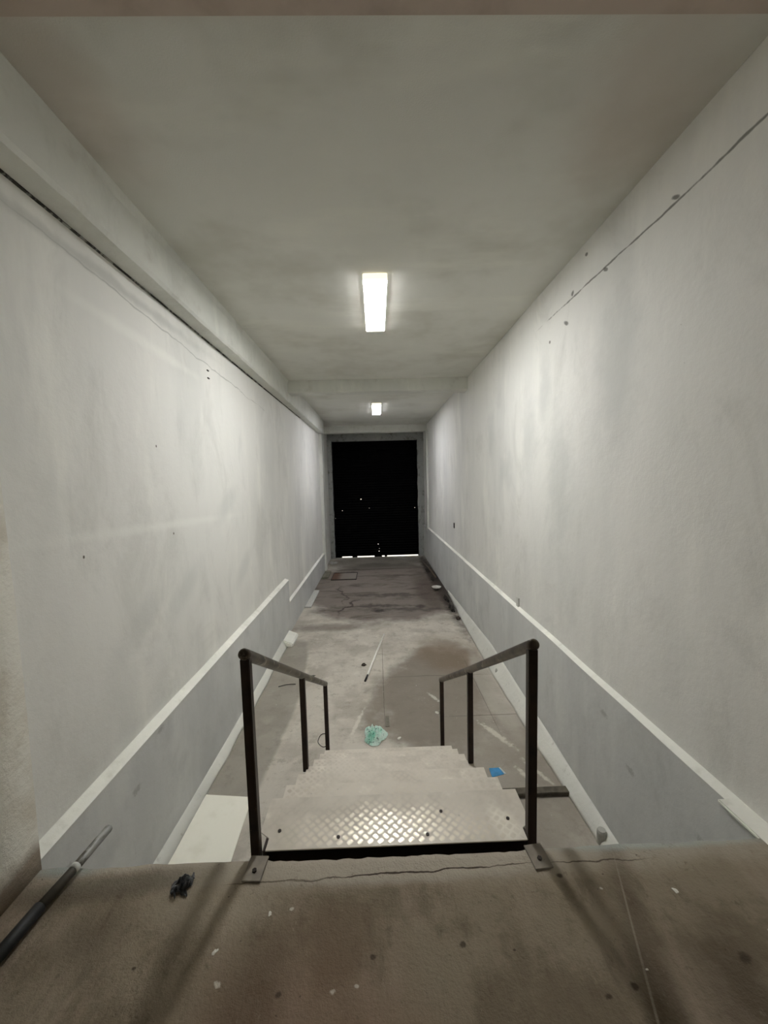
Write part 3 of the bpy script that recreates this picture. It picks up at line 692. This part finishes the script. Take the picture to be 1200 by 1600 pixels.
# paint chips
MCH = plain('white_plaster_chip', srgb(228, 226, 216), .7, var=.05)
for i, (px, py, z, r, lab) in enumerate(((593, 1153, 0, .0, ''), (624, 1154, 0, .018, 'white plaster chip right of the green bag'), (683, 1114, 0, .022, 'square white plaster chip left of the last right post'),
        (336, 1488, ZP, .011, 'white plaster chip on the brown landing at lower left'), (1056, 1393, ZP, .012, 'white plaster chip on the right of the landing'), (1011, 1515, ZP, .005, 'tiny white chip at lower right of the landing'),
        (422, 1428, ZP, .009, 'white plaster chip on the landing below the left foot plate'), (463, 1092, 0, .0, ''))):
    if r == 0: continue
    r *= .72 if z else 1
    bm = lump(r, 20 + i, 2, .5, 1.6, (1.2, .8, .3))
    for v in bm.verts: v.co.z += r * .25
    o = link('plaster_chip', bm, MCH, loc=tuple(at(px, py, z))); o.rotation_euler.z = i * 1.3
    tag(o, lab, 'chip')
# electric boxes on the right wall
MBX = plain('white_socket_plastic', srgb(205, 205, 198), .4, var=.05); MDK = plain('dark_recess', srgb(52, 48, 42), .7)
def wall_box(px, py, w_, h_, label, open_=True):
    p = atx(px, py, XR); t = thing('wall_socket', label, 'socket', (XR, p.y, p.z))
    link('back_box', B(-.004, .004, -w_ / 2, w_ / 2, -h_ / 2, h_ / 2, bev=.002), MDK if open_ else MBX, t)
    link('face_plate', B(-.016, -.004, -w_ / 2 + .0, w_ / 2 * .5, -h_ / 2, h_ / 2, bev=.003), MBX if not open_ else MDK, t)
    return t
wall_box(710, 821, .07, .11, 'small dark socket box high on the right wall towards the shutter')
wall_box(809.5, 941, .09, .12, 'white socket plate just above the right ledge', False)
# cable fixings on the left wall
for (px, py, lab) in ((324, 579, 'dark wall plug, upper of the pair high on the left wall'), (325, 591, 'dark wall plug, lower of the pair high on the left wall')):
    p = atx(px, py, XL); bm = B(-.002, .010, -.018, .018, -.006, .006, bev=.002)
    tag(link('wall_plug', bm, MDK, loc=tuple(p)), lab, 'plug')
# knobs / debris on the right curb
c = at(716, 965, .03); bm = lump(.05, 14, 2, .4, 2, (.8, 1.3, .7))
for v in bm.verts: v.co.z += .02
tag(link('rubble', bm, plain('rust_rubble', srgb(58, 46, 38), .9), loc=tuple(c + Vector((.0, 0, -.03)))), 'dark broken rubble at the far end of the right curb', 'rubble')
# pipe stub sticking from the right curb (near and far)
MST = plain('plastered_stub', srgb(176, 176, 168), .8, var=.15, scale=14)
for (px, py, r, lab) in ((940, 1306, .032, 'plastered pipe stub on the right curb beside the landing edge'), (778, 1054, .035, 'plastered pipe stub on the right curb behind the railing')):
    p = atx(px, py, 1.53); bm = bmesh.new(); zt = max(.10, p.z)
    tube(bm, [(0, 0, 0), (0, 0, zt - .015), (0, 0, zt)], [r, r, r * .8], 16); tag(link('pipe_stub', bm, MST, smooth=False, loc=(1.53, p.y, 0.0)), lab, 'pipe stub')
# conduit and rubble along the far right wall
bm = bmesh.new(); P = [at(678, 902, .02) + Vector((.05, 0, 0)), at(668, 888, .02) + Vector((.05, 0, 0)), at(659, 876, .02)]
tube(bm, P, .02, 8); tag(link('conduit', bm, plain('rusty_conduit', srgb(104, 92, 78), .7, var=.2), smooth=True), 'thin rusty conduit lying along the foot of the far right wall', 'conduit')
for i, (px, py, lab) in enumerate(((668, 893, 'dark rubble by the far right wall, nearest the shutter'), (676, 906, 'dark rubble by the far right wall beside the conduit'), (698, 937, 'dark rubble by the right wall in front of the white bowl'), (706, 952, 'dark rubble at the crumbled end of the right curb'))):
    bm = lump(.06, 30 + i, 3, .6, 2, (.7, 3.0, .6))
    for v in bm.verts: v.co.z += .02
    tag(link('rubble', bm, plain('dark_rubble_' + 'abcd'[i], srgb(44, 38, 32), .9), loc=tuple(at(px, py, 0))), lab, 'rubble')
# white bowl
c = at(682, 921, 0); bm = bmesh.new(); prof = [(.03, 0), (.06, .01), (.10, .05), (.115, .07), (.105, .07), (.09, .05), (.05, .018), (0.001, .012)]
prof = [(.0005, 0)] + prof; n = 20
rings = [[bm.verts.new((r * math.cos(2 * PI * k / n), r * math.sin(2 * PI * k / n), z)) for k in range(n)] for r, z in prof]
for a_, b_ in zip(rings, rings[1:]):
    for k in range(n): bm.faces.new((a_[k], a_[(k + 1) % n], b_[(k + 1) % n], b_[k]))
o = tag(link('bowl', bm, plain('white_bowl', srgb(205, 203, 196), .5), smooth=True, loc=tuple(c)), 'broken white bowl on the floor against the right wall', 'bowl')
# floor hatch beside the pilaster
x0, x1, y0, y1 = at(518, 907).x, at(556, 905).x, at(537, 906).y, at(537, 896).y
t = thing('floor_hatch', 'rusty steel framed hatch set in the floor beside the left pilaster', 'hatch', ((x0 + x1) / 2, (y0 + y1) / 2, 0))
hx, hy = (x1 - x0) / 2, (y1 - y0) / 2
g = G('rusty_cover', .7, .2, .3); g.base(srgb(136, 129, 121)); g.layer(srgb(92, 60, 40), g.blob((-hx, 0), (.20, 2), soft=.5, ns=4, na=.4), .9); link('cover', B(-hx, hx, -hy, hy, .0, .012), g.done(), t)
bm = bmesh.new()
for a_ in ((-hx - .02, hx + .02, -hy - .03, -hy), (-hx - .02, hx + .02, hy, hy + .03), (-hx - .02, -hx, -hy, hy), (hx, hx + .02, -hy, hy)): box(bm, *a_, 0, .02)
link('frame', bm, plain('hatch_frame', srgb(50, 42, 36), .7), t)
p0 = at(503, 910); p1 = at(515, 896)
tag(link('concrete_block', B(-.08, .10, -.38, .38, 0, .05, bev=.01), plain('old_concrete', srgb(128, 126, 112), .9, var=.2, scale=8), loc=(-1.47, 10.60, 0)), 'low concrete block at the foot of the left pilaster', 'block')
# white scrap behind the pilaster
c = at(521, 881, 0); bm = lump(.10, 44, 3, .5, 1.6, (1.1, .9, .45))
for v in bm.verts: v.co.z = max(v.co.z + .03, 0)
tag(link('crumpled_paper', bm, plain('white_scrap', srgb(170, 170, 166), .8, var=.1), loc=tuple(c)), 'crumpled pale paper on the floor by the left shutter jamb', 'paper')
